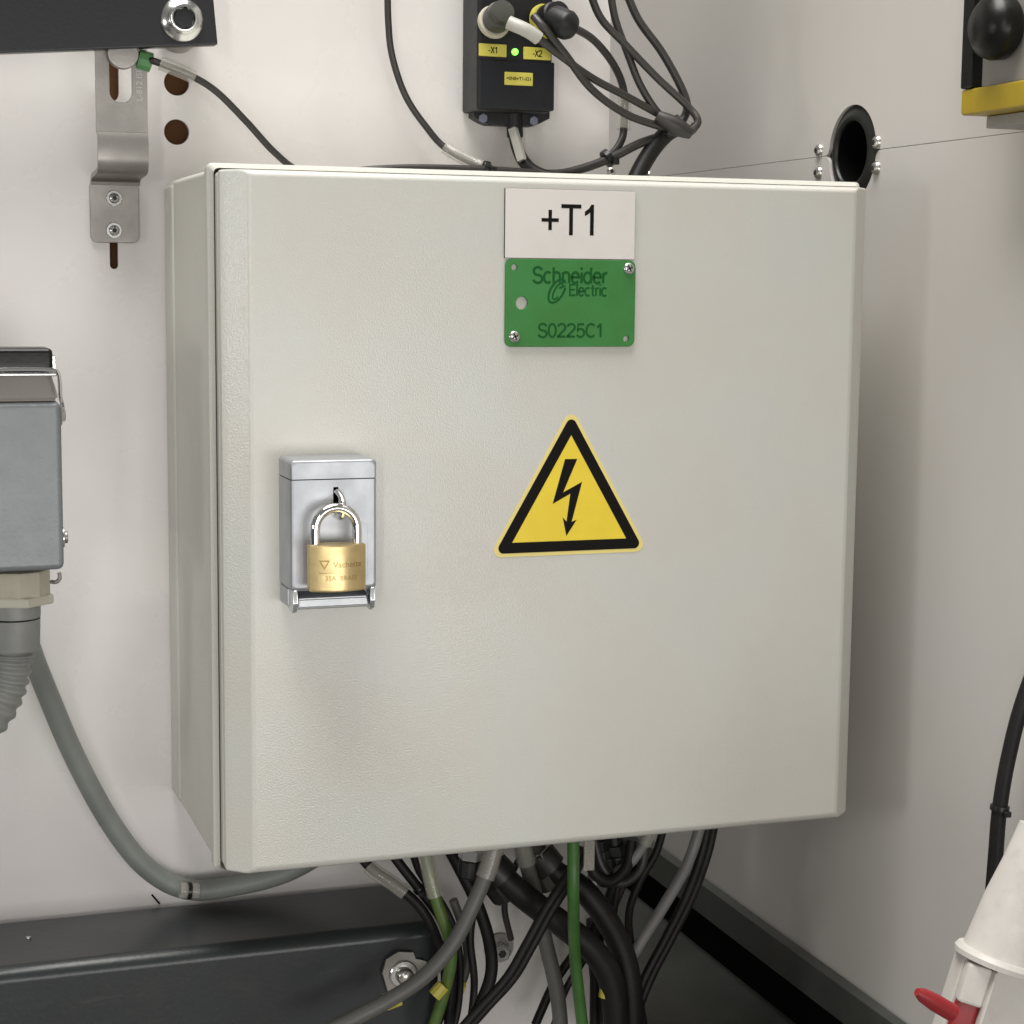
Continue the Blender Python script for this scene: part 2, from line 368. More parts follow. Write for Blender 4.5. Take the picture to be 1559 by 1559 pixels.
finish(plate([panel_loop(True)], 2.4, (XR+1.2, 0, 0), YZ), 'sheet', m_wall2, up)
lo = thing('side_panel', (XR, 0, zs-10), 'lower white side wall sheet below the seam, right of the cabinet', 'wall panel')
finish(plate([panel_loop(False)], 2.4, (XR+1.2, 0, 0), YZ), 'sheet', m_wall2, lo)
for (u, v, par) in ((1248, 229, up), (1336, 217, up), (1247, 263, lo), (1335, 256, lo)):
    c = PX(u, v, XR); screw_part(par, c, (-1, 0, 0), 4.6, 3.4)
c = PX(986, 268, XR); screw_part(lo, c, (-1, 0, 0), 5.5, 3)
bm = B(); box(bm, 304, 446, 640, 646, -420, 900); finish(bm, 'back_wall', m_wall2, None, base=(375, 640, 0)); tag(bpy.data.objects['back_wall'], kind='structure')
bm = B(); box(bm, -900, 900, -1200, 700, -470, -460); tag(finish(bm, 'floor', mat('concrete floor', (.22, .21, .2), .6, var=.2, vscale=5), None, base=(0, 0, -460)), kind='structure')
# rubber bushing in the hole
gr = thing('cable_bushing', (XR, -hc[0], zs), 'black rubber cable bushing in the round hole of the side wall', 'bushing')
bm = B(); cx = Vector((XR, -hc[0], zs))
lathe(bm, [(4, 38), (3.2, 34), (2.2, 31), (.8, 28.5), (-1, 25.5), (-1.6, 23.2), (-.8, 21.6), (1.5, 21), (16, 21), (16, 24), (9, 38)], cx, (1, 0, 0), 48, 0, False); finish(bm, 'rubber_ring', m_rubber, gr, ang=50)
bm = B(); lathe(bm, [(1, 20.8), (60, 20.8), (60, 21.5), (1, 20.95), (1, 20.8)], cx, (1, 0, 0), 32, 0, False); finish(bm, 'tube', m_blackvoid, gr)
bm = B(); cyl(bm, cx+Vector((59, 0, 0)), cx+Vector((62, 0, 0)), 40, 32); finish(bm, 'dark_opening', m_blackvoid, gr)

# dark steel channel along the foot of the side wall
ch = thing('steel_channel', (400, 100, -215), 'dark painted steel channel along the foot of the side wall', 'steel channel')
bm = B(); box(bm, 300, 449, -330, 638, -212, -204, 1); finish(bm, 'web', m_channel, ch)
bm = B(); box(bm, 445, 449.4, -330, 638, -203.5, -173, .5); finish(bm, 'shaded_flange', m_blackvoid, ch)  # near-black colour stands in for the shade under the top lip
bm = B(); box(bm, 440, 449.4, -330, 638, -172.5, -146.5, 1.2); finish(bm, 'top_lip', m_channel, ch)

# ================================================================== beams
bt = -77.3
be = thing('lower_beam', (-100, 146, -125), 'dark anthracite painted square beam below the cabinet at lower left', 'beam')
bm = B(); box(bm, -520, 156, 100, 191.5, bt-96, bt, 9, 5); finish(bm, 'beam_tube', m_beam, be)
c = P(43, 1418, 150); bm = B(); cyl(bm, (c.x, 150, bt-.5), (c.x, 150, bt+1.4), 1.6, 12, .4); finish(bm, 'rivet', m_zinc, be)
bb = P(611, 1482, 97)
bm = B()
join(bm, plate([[(bb.x+a, bb.z+b) for a, b in ((-13, 2), (-10, 11), (-2, 15), (8, 13.5), (9.5, 9), (16, 7), (21, 1), (17, -6), (10, -12), (0, -15), (-9, -12))], circ(bb.x+1, bb.z, 6, 24)], 3, (0, 97.5, 0), XZ, .5))
finish(bm, 'clamp_plate', m_steel, be)
bm = B(); lathe(bm, [(0, 0), (0, 9), (1.4, 9.2), (2, 8.6), (2.4, 0)], (bb.x+1, 95.8, bb.z), (0, -1, 0), 32); finish(bm, 'washer', m_zinc, be)
bm = B(); lathe(bm, [(0, 0), (0, 5.6), (3, 5.6), (4.6, 4.2), (5.4, 2), (5.6, 0)], (bb.x+1, 93.4, bb.z), (0, -1, 0), 24); finish(bm, 'bolt', m_screw, be, ang=50)

tb = thing('top_bar', (-40, 147, 480), 'black painted flat bar with a silver flanged nut at upper left', 'bar')
ang = math.radians(5.0); q0 = P(332, 68, 142); rot = Matrix.Translation(q0) @ Matrix.Rotation(-ang, 4, 'Y') @ Matrix.Translation(-q0)
bm = B(); box(bm, q0.x-480, q0.x, 142, 152, q0.z, q0.z+46, 1.2, 2, rot); finish(bm, 'flat_bar', m_blackbar, tb)
nc = P(277, 30, 142)
bm = B(); lathe(bm, [(0, 6.6), (0, 12.8), (1.0, 13.0), (2.2, 12.2), (3.6, 10.2), (4, 9.4), (8, 9.0), (8.8, 8.0), (8.8, 6.6), (0.2, 6.6)], (nc.x, 142, nc.z), (0, -1, 0), 48); nut = finish(bm, 'flange_nut', m_zinc, tb, ang=40)
bm = B(); cyl(bm, (nc.x, 141.8, nc.z), (nc.x, 135, nc.z), 6.5, 6, .3, .2); finish(bm, 'bolt_end', m_blackbar, nut)
bm = B(); sp = P(276, 70, 170); cyl(bm, (sp.x+1, 152.2, nc.z-2), (sp.x+1, 191, nc.z-2), 12.5, 32, 1); finish(bm, 'spacer', m_steel, tb)

# offset bracket
br = thing('offset_bracket', (-35, 189, 380), 'bent stainless offset bracket screwed to the white wall at upper left', 'bracket')
bx0, bx1 = -49.6, -19.4
bm = plate([rrect(bx0, bx1, 357.8, 397, 4.5)], 3, (0, 190.2, 0), XZ, .4); finish(bm, 'base_plate', m_steel, br)
def ribbon(prof, x0, x1, th):
    bm = B(); n = len(prof); L = [Vector((0, a, b)) for a, b in prof]; off = []
    for i in range(n):
        t = (L[min(i+1, n-1)]-L[max(i-1, 0)]).normalized(); off.append(Vector((0, -t.z, t.y))*th/2)
    rings = [[bm.verts.new(Vector((x, 0, 0))+L[i]+s*off[i]) for (x, s) in ((x0, -1), (x1, -1), (x1, 1), (x0, 1))] for i in range(n)]
    for a, b in zip(rings, rings[1:]):
        for k in range(4): bm.faces.new((a[k], a[(k+1) % 4], b[(k+1) % 4], b[k]))
    bm.faces.new(rings[0]); bm.faces.new(rings[-1][::-1]); bmesh.ops.recalc_face_normals(bm, faces=bm.faces); return bm
bk = ribbon([(190, 394), (189, 396.5), (186, 398.3), (182, 399), (156, 400.5), (152, 402), (150.3, 405), (149.6, 409), (149.3, 417.5), (151.2, 423)], bx0+.6, bx1+.8, 3)
finish(bk, 'bend', m_steel, br, ang=25)
sl0, sl1 = P(167, 155, 153), P(200, 60, 153)
bm = plate([[(bx0+.4, 423), (bx1+1.2, 423), (bx1+1.2, 505), (bx0+.4, 505)], rrect(sl0.x, sl1.x, sl0.z, sl1.z, 6)], 3, (0, 154, 0), XZ, .35)
finish(bm, 'upright_plate', m_steel, br)
bm = text('L-812 ISI', 5.2, (bx1-3.6, 152.45, 452), (Vector((0, 0, 1)), Vector((-1, 0, 0))), .1, 0, 'CENTER'); finish(bm, 'stamped_mark', m_grout, br)
for v in (302, 351):
    c = P(173.5, v, 188.6)
    bm = B(); lathe(bm, [(0, 0), (0, 4.9), (1, 5), (1.3, 4.7), (1.3, 0)], c, (0, -1, 0), 28); wsh = finish(bm, 'washer', m_zinc, br)
    screw_part(br, c+Vector((0, -1.2, 0)), (0, -1, 0), 3.4, 2.6, m=m_zinc)
gb = P(184, 84, 150)
bm = B(); cyl(bm, (gb.x+1, 152, gb.z+1), (gb.x+1, 146.5, gb.z+1), 9.5, 32, 1.2); finish(bm, 'bolt', m_steel, br, ang=30)
gc = P(223, 91, 150)
bm = B(); cyl(bm, gc+Vector((-5, 4, .8)), gc+Vector((3.6, 4, -1.4)), 6.2, 10, 1); gcap = finish(bm, 'earth_cap', m_greencap, br, ang=30)

# ================================================================== the cabinet
H, W = 392.1, 400.0
cab = thing('electrical_cabinet', (200, 100, 0), 'light grey powder coated wall cabinet with closed door, warning sign and padlocked latch', 'cabinet')
bz0, bz1 = -3.4, 398.3; HT = 395.2
bm = B(); box(bm, -2.0, 402.0, 38, 191.6, bz0+1, bz1-1.5, 3.5, 4)
finish(bm, 'body', m_body, cab)
bm = B(); box(bm, -3.4, 403.4, 160, 191.5, bz0+3, bz1-4, 3, 3); finish(bm, 'rear_rim', m_body, cab)
def rect_loft(rings, name, m, par, cap_front=True, cap_back=True, rc=0, n=5, ang=30):
    bm = B(); R = []
    for (x0, x1, z0, z1, y, rr) in rings:
        pts = rrect(x0, x1, z0, z1, max(rr, .05), n); R.append([bm.verts.new((a, y, b)) for a, b in pts])
    for a, b in zip(R, R[1:]):
        k = len(a)
        for i in range(k): bm.faces.new((a[i], a[(i+1) % k], b[(i+1) % k], b[i]))
    if cap_back: bm.faces.new(R[0])
    if cap_front: bm.faces.new(R[-1][::-1])
    bmesh.ops.recalc_face_normals(bm, faces=bm.faces)
    return finish(bm, name, m, par, ang=ang)
rim = []
for (x, zt, y) in ((-2.5, 0, 41), (-3.2, 0, 39), (-4.2, .6, 36), (-4.4, 1.2, 29.5), (-4.0, 1.3, 28.0), (-3.0, .6, 27.2), (-1.9, -1.8, 26.4), (-1.5, -2.6, 27), (-1.2, -3.0, 37)):
    rim.append((x, 400-x, bz0-zt*.4, bz1+{-3.0: .6, -1.9: -.6, -1.5: -1.7, -1.2: -2.2}.get(x, zt), {-3.0: 27.0, -1.9: 25.0, -1.5: 22, -1.2: 37}.get(x, y), 3))
rect_loft(rim, 'gutter_rim', m_body, cab)
rect_loft([(-.7, 400.7, 1, 394.6, 37.2, 3), (-.7, 400.7, 1, 394.6, 17.0, 3)], 'door_gasket', m_gasket, cab)
# door: wide folded side edges, small radius top and bottom
a_, b_ = 14.0, 12.9
def axf(y):
    if y >= b_+.8: return 0
    if y >= b_-.6: return .25*(b_+.8-y)
    if y <= .02: return a_+1.6
    if y < .9: return a_-1.2+2.8*((.9-y)/.9)**1.6
    return .35+(a_-1.55)*(b_-.6-y)/(b_-1.5)
def azf(y): return 0 if y >= 5 else 5-math.sqrt(max(0, 25-(5-y)**2))
rings = []
for y in (17.2, 15.5, 13.7, 13.0, 12.3, 9, 7, 5, 4, 3, 2, 1.4, .9, .6, .35, .15, .05, 0):
    ax, az = axf(y), azf(y); rings.append((ax, W-ax, az, HT-az*.8, y, 1.5))
door = rect_loft(rings, 'door', m_paint, cab, ang=60)

# ------------------------------------------------------------------ name plate +T1
pl = thing('name_plate', (200, 0, 369), 'white engraved plate reading +T1 at the top of the cabinet door', 'sign')
bm = B(); box(bm, 160.2, 240.2, -1.45, -.15, 349.4, 388.6, .1, 1); finish(bm, 'dark_core', m_black, pl)
bm = B(); box(bm, 160.3, 240.1, -1.72, -1.46, 349.5, 388.5, .1, 1); finish(bm, 'plate', m_white, pl)
def pz(u, v, Y=-1.8): p = P(u, v, Y); return (p.x, p.z)
# strokes of +T1 (read off the plate)
bm = B(); Yt = -1.78
join(bm, plate([[(182.2, 368.3), (182.2, 366.2), (186.4, 366.2), (186.4, 361.5), (188.5, 361.5), (188.5, 366.2), (192.7, 366.2), (192.7, 368.3), (188.5, 368.3), (188.5, 373.0), (186.4, 373.0), (186.4, 368.3)][::-1]], .12, (0, Yt, 4.0)))
join(bm, plate([[(194.2, 376.4), (194.2, 374.1), (199.1, 374.1), (199.1, 358.8), (201.4, 358.8), (201.4, 374.1), (206.5, 374.1), (206.5, 376.4)][::-1]], .12, (0, Yt, 4.0)))
join(bm, plate([[(214.3, 376.5), (212.7, 376.5), (211.2, 374.2), (208.7, 372.4), (208.7, 369.9), (210.4, 370.7), (212.0, 371.9), (212.0, 358.9), (214.3, 358.9), (214.3, 376.5)][::-1]], .12, (0, Yt, 4.0)))
finish(bm, 'lettering', m_black, pl, smooth=False)

# ------------------------------------------------------------------ green plate
gp = thing('maker_plate', (200, 0, 324), 'green rounded plate engraved Schneider Electric and S0225C1 under the white plate', 'sign')
bh = P(794, 461.5, -1.5); h3 = P(783, 407, -1.5); h4 = P(953, 516, -1.5)
s1 = P(957, 409, -2); s2 = P(783, 512.5, -2)
loops = [rrect(160.8, 241.0, 298.8, 348.9, 4.2, 8), circ(bh.x, bh.z, 3.7, 32), circ(h3.x, h3.z, 1.9, 20), circ(h4.x, h4.z, 1.9, 20)]
finish(plate(loops, 2, (0, -1.15, 0), XZ, .3), 'plate', m_green, gp)
yt = -2.2
def grp(u, v): return P(u, v, yt)
c = grp(868.5, 419); bm = strokes('Schneider', 9.0, 46.5, 1.45, Vector((c.x, yt, c.z)))
c = grp(895.5, 441.5); join(bm, strokes('Electric', 6.8, 24.0, 1.05, Vector((c.x, yt, c.z))))
finish(bm, 'maker_lettering', m_greendk, gp, smooth=False)
c = grp(869, 503)
finish(strokes('S0225C1', 7.8, 40.5, 1.25, Vector((c.x, yt, c.z))), 'code_lettering', m_greendk, gp, smooth=False)
# swirl emblem of two leaning loops
c = grp(848, 443)
def leaf(cx, cz, a, b, rot_, a0, a1, w_, n=30):
    o1, o2 = [], []
    for i in range(n+1):
        t = math.radians(a0+(a1-a0)*i/n); 
        x, y = a*math.cos(t), b*math.sin(t); x2, y2 = (a-w_)*math.cos(t), (b-w_)*math.sin(t)
        r_ = math.radians(rot_); 
        o1.append((cx+x*math.cos(r_)-y*math.sin(r_), cz+x*math.sin(r_)+y*math.cos(r_)))
        o2.append((cx+x2*math.cos(r_)-y2*math.sin(r_), cz+x2*math.sin(r_)+y2*math.cos(r_)))
    return o1+o2[::-1]
bm = plate([leaf(c.x, c.z, 4.6, 8.2, -32, 60, 395, 1.3)], .1, (0, yt, 0))
join(bm, plate([leaf(c.x+.4, c.z-.2, 2.5, 5.6, -30, 40, 330, 1.0)], .1, (0, yt-.02, 0)))
join(bm, plate([[(c.x+1.2, c.z+2.2), (c.x+5, c.z+3.4), (c.x+4.8, c.z+2.3), (c.x+1.6, c.z+1.2)][::-1]], .1, (0, yt-.04, 0)))
finish(bm, 'emblem', m_greendk, gp)
for s_ in (s1, s2): screw_part(gp, (s_.x, -2.1, s_.z), (0, -1, 0), 3.5, 1.9, 'cross', m=m_zinc)

# ------------------------------------------------------------------ warning triangle
ws = thing('warning_sign', (203, 0, 213), 'yellow and black triangular high voltage warning sticker with lightning arrow', 'sign')
T = (202.76, 185.04, 71.87)     # inner triangle: centre x, base z, side
def tri(off, r, n=8):           # rounded triangle grown by off
    cx, z0, s = T; hgt = s*math.sqrt(3)/2; cz = z0+hgt/3; R = s/math.sqrt(3)+2*off-2*r; o = []
    for k, a in enumerate((90, 210, 330)):
        px, pz_ = cx+R*math.cos(math.radians(a)), cz+R*math.sin(math.radians(a))
        for i in range(n+1):
            t = math.radians(a-60+120*i/n) if r > 0 else 0
            o.append((px+r*math.cos(t), pz_+r*math.sin(t)))
            if r <= 0: break
    return o
finish(plate([tri(8.3, 4.6)], .16, (0, -.12, 0)), 'backing', m_yellowpale, ws)
finish(plate([tri(6.2, 3.2), tri(0, 0)], .12, (0, -.26, 0)), 'black_border', m_black, ws)
finish(plate([tri(-.05, 0)], .1, (0, -.23, 0)), 'yellow_field', m_yellow, ws)
Z0 = (740, 620, 6.236)
bolt = [(750, 492), (866, 490), (732, 808), (912, 708), (812, 1088), (860, 1068), (762, 1222), (728, 1045), (764, 1085), (800, 820), (632, 918)]
bl = [P(Z0[0]+x/Z0[2], Z0[1]+y/Z0[2], -.3) for x, y in bolt]
finish(plate([[(p.x, p.z) for p in bl][::-1]], .1, (0, -.31, 0)), 'lightning_arrow', m_black, ws, smooth=False)

# ------------------------------------------------------------------ latch housing
lk = thing('latch_housing', (53.5, 0, 200), 'silver cast metal latch housing with key slot on the left of the door', 'latch')
lx0, lx1, lz0, lz1 = 29.4, 77.6, 167.5, 239.0
def latch_ring(z0, z1, name, yf=-30.0):
    R = []
    for (d, y, rr) in ((0, -.1, 5), (0, yf+3.2, 4.5), (.5, yf+1.6, 4), (1.6, yf+.5, 3), (3.0, yf, 2)):
        R.append((lx0+d, lx1-d, z0, z1-d if name == 'cap' else z1, y, .3))
    return R
def housing(z0, z1, dtop, dbot, name, hole=None):
    bm = B(); R = []
    for (d, y) in ((0, -.1), (0, -28.0), (.3, -29.1), (.9, -29.75), (1.8, -30)):
        pts = []; x0, x1 = lx0+d, lx1-d; t0 = z0+(d if dbot else 0); t1 = z1-(d if dtop else 0); r = 2.6
        rt = r if dtop else .05; rb = r*.6 if dbot else .05
        for (cx_, cz_, a, rr) in ((x1-rt, t1-rt, 0, rt), (x0+rt, t1-rt, 90, rt), (x0+rb, t0+rb, 180, rb), (x1-rb, t0+rb, 270, rb)):
            for i in range(5):
                tt = math.radians(a+22.5*i); pts.append((cx_+rr*math.cos(tt), cz_+rr*math.sin(tt)))
        R.append([bm.verts.new((p, y, q)) for p, q in pts])
    for a, b in zip(R, R[1:]):
        k_ = len(a)
        for i in range(k_): bm.faces.new((a[i], a[(i+1) % k_], b[(i+1) % k_], b[i]))
    bm.faces.new(R[0]); 
    if not hole: bm.faces.new(R[-1][::-1])
    bmesh.ops.recalc_face_normals(bm, faces=bm.faces)
    ring = [(v.co.x, v.co.z) for v in R[-1]]
    if hole: join(bm, plate([ring, hole], .6, (0, -29.72, 0)))
    return finish(bm, name, m_cast, lk, ang=28)
housing(228.6, lz1, True, False, 'cap')
slot = rrect(53.0, 56.0, 213.5, 224.0, .4, 2)
housing(lz0, 228.0, False, True, 'case', slot)
bm = B(); box(bm, 50, 59, -28.5, -27, 208, 226); finish(bm, 'slot_interior', m_blackvoid, lk)
bm = B(); box(bm, lx0+.8, lx1-.8, -29, -.5, 227.9, 228.7); finish(bm, 'joint', m_socket, lk)
# frame groove on the face
bm = plate([rrect(36, 72.5, 172, 204, 1, 2), rrect(36.35, 72.15, 172.35, 203.65, .8, 2)], .25, (0, -30.1, 0)); finish(bm, 'face_line', m_cast, lk)
# ears and flap
for x0 in (lx0+1.2, lx1-3.6):
    bm = B()
    prof = [(-2, lz0+1), (-26, lz0+2), (-29.8, lz0), (-31, 160.5), (-29.5, 156.2), (-26.5, 154.5), (-20, 155), (-10, 158), (-2, 158)]
    v0 = [bm.verts.new((x0, a, b)) for a, b in prof]; v1 = [bm.verts.new((x0+2.4, a, b)) for a, b in prof]
    bm.faces.new(v0); bm.faces.new(v1[::-1])
    for i in range(len(prof)): j = (i+1) % len(prof); bm.faces.new((v0[i], v1[i], v1[j], v0[j]))
    bmesh.ops.recalc_face_normals(bm, faces=bm.faces)
    bmesh.ops.bevel(bm, geom=[e_ for e_ in bm.edges], offset=.5, segments=2, affect='EDGES')
    finish(bm, 'hinge_ear', m_flap, lk, ang=40)
bm = B()
prof = [(-12, 166), (-20, 165.8), (-24.5, 164.2), (-27.0, 162.2), (-27.6, 157.6), (-25.6, 156.2), (-14, 156.6)]
v0 = [bm.verts.new((lx0+4.6, a, b)) for a, b in prof]; v1 = [bm.verts.new((lx1-4.6, a, b)) for a, b in prof]
bm.faces.new(v0); bm.faces.new(v1[::-1])
for i in range(len(prof)): j = (i+1) % len(prof); bm.faces.new((v0[i], v1[i], v1[j], v0[j]))
bmesh.ops.recalc_face_normals(bm, faces=bm.faces); bmesh.ops.bevel(bm, geom=[e_ for e_ in bm.edges], offset=.6, segments=2, affect='EDGES')
finish(bm, 'flap', m_flap, lk, ang=40)
bm = B(); box(bm, lx0+.2, lx1-.2, -19, -.5, 157, 167.2, 1); finish(bm, 'flap_recess', m_cast, lk)
# staple through the slot
bm = B(); st = spline([(54.6, -27.5, 221.5), (55.2, -33, 221.2), (55.8, -38.5, 218.2), (56.0, -41.5, 213.2), (55.8, -38.8, 209.2), (55.2, -34, 208.0), (54.8, -29.5, 209.0)], 6)
tube(bm, st, 1.7, 12); finish(bm, 'staple', m_chrome, lk)

# ------------------------------------------------------------------ padlock
pk = thing('padlock', (55, -40, 175), 'small brass padlock with chrome shackle hanging on the silver latch', 'padlock')
pA = P(471.5, 862, -46); pB = P(556.5, 862, -46); zt = P(513, 828, -43).z; zb = P(513, 901, -49).z
px0, px1 = pA.x, pB.x; pc = (px0+px1)/2; hw = (px1-px0)/2
bm = B(); outl = []
for i in range(17):
    t = -1+2*i/16; outl.append((pc+hw*t, -45.6-5.2*math.cos(t*math.pi/2*.93)))
for i in range(17):
    t = 1-2*i/16; outl.append((pc+hw*t, -40.6+4.6*math.cos(t*math.pi/2*.93)))
rr = []
for (z, s_) in ((zb, .965), (zb+.5, .99), (zb+1.2, 1), (zt-1.0, 1), (zt-.35, .992), (zt, .968)):
    rr.append([bm.verts.new((pc+(x-pc)*s_, -43+(y+43)*s_, z)) for x, y in outl])
for a, b in zip(rr, rr[1:]):
    k_ = len(a)
    for i in range(k_): bm.faces.new((a[i], a[(i+1) % k_], b[(i+1) % k_], b[i]))
bm.faces.new(rr[0][::-1]); bm.faces.new(rr[-1]); bmesh.ops.recalc_face_normals(bm, faces=bm.faces)
pbody = finish(bm, 'lock_body', m_brass, pk, ang=40)
shr = 2.6; sw = 11.5; ztop = P(514, 773, -43).z
def arch():
    o = [Vector((pc-sw, -42.5, zt-4)), Vector((pc-sw, -42.5, zt+4))]
    zc = ztop-sw
    for i in range(0, 17): a = math.pi-math.pi*i/16; o.append(Vector((pc+sw*math.cos(a), -42.5, zc+sw*math.sin(a))))
    o += [Vector((pc+sw, -42.5, zt+4)), Vector((pc+sw, -42.5, zt-4))]; return o
bm = B(); tube(bm, arch(), shr, 20); finish(bm, 'shackle', m_chrome, pk, ang=80)
def wrap(bm):                                             # lay lettering on the curved face
    bmesh.ops.subdivide_edges(bm, edges=bm.edges, cuts=1)
    for v in bm.verts:
        t = max(-1, min(1, (v.co.x-pc)/hw)); v.co.y += -45.6-5.2*math.cos(t*math.pi/2*.93)-.04
    return bm
zc_ = P(515, 860, -50).z
bm = text('Vachette', 4.6, (pc+4.6, 0, zc_), XZ, .06, .03)
v_ = (pc-8.2, zc_)
join(bm, plate([[(v_[0]-3, v_[1]+2.6), (v_[0]+3, v_[1]+2.6), (v_[0], v_[1]-2.8)][::-1], [(v_[0]-1.7, v_[1]+1.7), (v_[0]+1.7, v_[1]+1.7), (v_[0], v_[1]-1.2)][::-1]], .06, (0, 0, 0)))
join(bm, plate([[(pc-11+i*2.8, zc_-4.2) for i in range(9)]+[(pc-11+i*2.8, zc_-4.55) for i in range(8, -1, -1)]], .06, (0, 0, 0)))
join(bm, text('35A  BRASS', 3.6, (pc+1, 0, zc_-7.3), XZ, .06, .02))
finish(wrap(bm), 'engraving', m_brassdk, pbody)

# ================================================================== black sensor module
mo = thing('junction_module', (216, 175, 480), 'black sensor junction module with yellow labels and green light above the cabinet', 'junction box')
m0, m1 = P(727, 100, 158), P(841, 100, 158)
mz = P(780, 169, 158).z
bm = B(); box(bm, m0.x, m1.x, 158, 191.5, mz, 590, 2.2, 3); finish(bm, 'housing', m_modblack, mo)
bm = B(); f0, f1 = P(730, 100, 157), P(841, 93, 157); fz = P(780, 92, 157).z
box(bm, f0.x, f1.x+1.6, 156.6, 172, mz+1, fz, 1, 2); finish(bm, 'front_cover', m_modface, mo)
e0, e1 = P(728, 190, 178), P(829, 190, 178); ez = P(780, 191, 178).z
bm = plate([[(e0.x-3, mz+3), (e0.x-2.5, mz-3), (e0.x+3.5, ez+1.5), (e0.x+8, ez), (e1.x-8, ez), (e1.x-2, ez+2.5), (e1.x+4, mz-2), (e1.x+4, mz+3)][::-1]], 13, (0, 184.9, 0), XZ, .8)
finish(bm, 'mounting_foot', m_modblack, mo)
for (u, v) in ((735, 180), (812, 184)):
    c = P(u, v, 178.2); bm = B(); cyl(bm, (c.x, 178.2, c.z), (c.x, 176.8, c.z), 3.2, 6, .3, .5); finish(bm, 'screw', mat('blue grey screw', (.20, .21, .28), .5, .5) if 'blue grey screw' not in bpy.data.materials else bpy.data.materials['blue grey screw'], mo)
bm = B(); c = P(786, 188, 176); cyl(bm, (c.x, 181, mz+4), (c.x+1, 181, c.z-9), 5.5, 20, 1); finish(bm, 'cable_gland', m_modblack, mo)
def ylabel(u0, v0, u1, v1, s, size, Y):
    a, b = P(u0, v0, Y), P(u1, v1, Y)
    bm = B(); box(bm, a.x, b.x, Y, Y+1.4, b.z, a.z, .5, 2); lb = finish(bm, 'yellow_label', m_label, mo)
    O_ = Vector(((a.x+b.x)/2, Y-.06, (a.z+b.z)/2))
    t_ = strokes(s, 4.0, 6.6, .6, O_) if len(s) == 3 else text(s, size, O_, XZ, .1, .04)
    finish(t_, 'label_text', m_black, lb, smooth=False)
ylabel(729.5, 65.5, 771.5, 87, '-X1', 6.6, 156.5)
ylabel(797.5, 71, 839, 92, '-X2', 6.6, 156.5)
ylabel(768.5, 109, 811.5, 131, '=SNB+T1-S21', 3.0, 155.0)
c = P(784, 79, 157.5); bm = B(); lathe(bm, [(0, 0), (0, 2.2), (1.4, 2.1), (2.2, 1.2), (2.4, 0)], (c.x, 158, c.z), (0, -1, 0), 20); finish(bm, 'indicator_light', m_led, mo)
def connector(u, v, Y, r, d, ringm, bodym):
    c = P(u, v, Y); d = Vector(d).normalized()
    bm = B(); cyl(bm, c, c+d*4.5, r*1.18, 36, 1); rg = finish(bm, 'socket_ring', ringm, mo, ang=40)
    bm = B()
    for i in range(18):                                   # knurled nut
        pass
    lathe(bm, [(4.6, 0), (4.6, r*.95), (6, r*1.0), (14, r*.98), (15, r*.86), (20, r*.8), (21, 0)], c, d, 36); finish(bm, 'plug', bodym, mo, ang=30)
    return c, d
connector(750, 36, 157.8, 9.2, (.05, -1, .30), m_cream, mat('grey plug', (.055, .055, .045), .4, var=.3, vscale=70))
connector(826, 34, 157.8, 9.5, (.30, -1, .22), m_label, m_modblack)
c = P(862, 38, 128); bm = B(); lathe(bm, [(0, 0), (0, 8), (3, 9.5), (14, 9.5), (17, 8), (22, 0)], c+Vector((-8, 6, 4)), (.5, -.8, -.35), 28); finish(bm, 'angled_plug', m_modblack, mo, ang=40)

# ================================================================== cables
def sub(pts, f0, f1):
    n = len(pts)-1; return pts[int(f0*n):int(f1*n)+1]
def cable(pix, r, m, label, sleeves=(), ties=(), group=None, seg=14, twin=0, name='cable', base_y=None):
    pts = [P(u, v, Y) for (u, v, Y) in pix]
    c0 = pts[len(pts)//2]
    sp = spline(pts, 10)
    root = thing(name, c0, label, 'cable', group)
    bm = B(); tube(bm, sp, r, seg)
    if twin:
        tube(bm, [p+Vector((r*1.7, .4*r, r*twin)) for p in sp], r, seg)
    finish(bm, 'sheath', m, root, ang=80)
    for (f0, f1, k, mm, nm) in sleeves:
        q = sub(sp, f0, f1)
        if len(q) > 1:
            bm = B(); tube(bm, q, r*k, 12)
            finish(bm, nm, mm, root, ang=80)
    for f in ties:
        i = min(int(f*(len(sp)-1)), len(sp)-2); d = (sp[i+1]-sp[i]).normalized(); p = sp[i]
        bm = B(); cyl(bm, p-d*1.6, p+d*1.6, r*1.28, 16, .4)
        u, v, _ = frame_of(d); join(bm, box(B(), -2.2, 2.2, -2.4, 2.4, 0, 3.4, .4, 1, Matrix.Translation(p+Vector((1, -r*1.15, -r*.9))) @ Matrix.Rotation(random.uniform(-.5, .5), 4, 'Y')))
        finish(bm, 'cable_tie', m_tie, root)
    return root
SL = 'label_sleeve'
top = 'thin dark cables looping above the cabinet'
cable([(228, 92, 150), (240, 95, 148), (290, 115, 148), (330, 140, 155), (375, 185, 165), (418, 232, 172), (460, 262, 172), (540, 280, 160)], 2.2, m_cable, 'thin dark cable from the green cap down to the left end of the cabinet top',
      sleeves=[(.16, .30, 1.9, m_sleeve, SL)])
cable([(590, -30, 170), (591, 30, 170), (597, 85, 172), (617, 145, 175), (648, 192, 176), (682, 228, 172), (745, 257, 150), (820, 268, 150)], 2.2, m_cable, 'thin dark cable hanging left of the black junction module', sleeves=[(.70, .86, 1.9, m_sleeve, SL)], ties=(.865,))
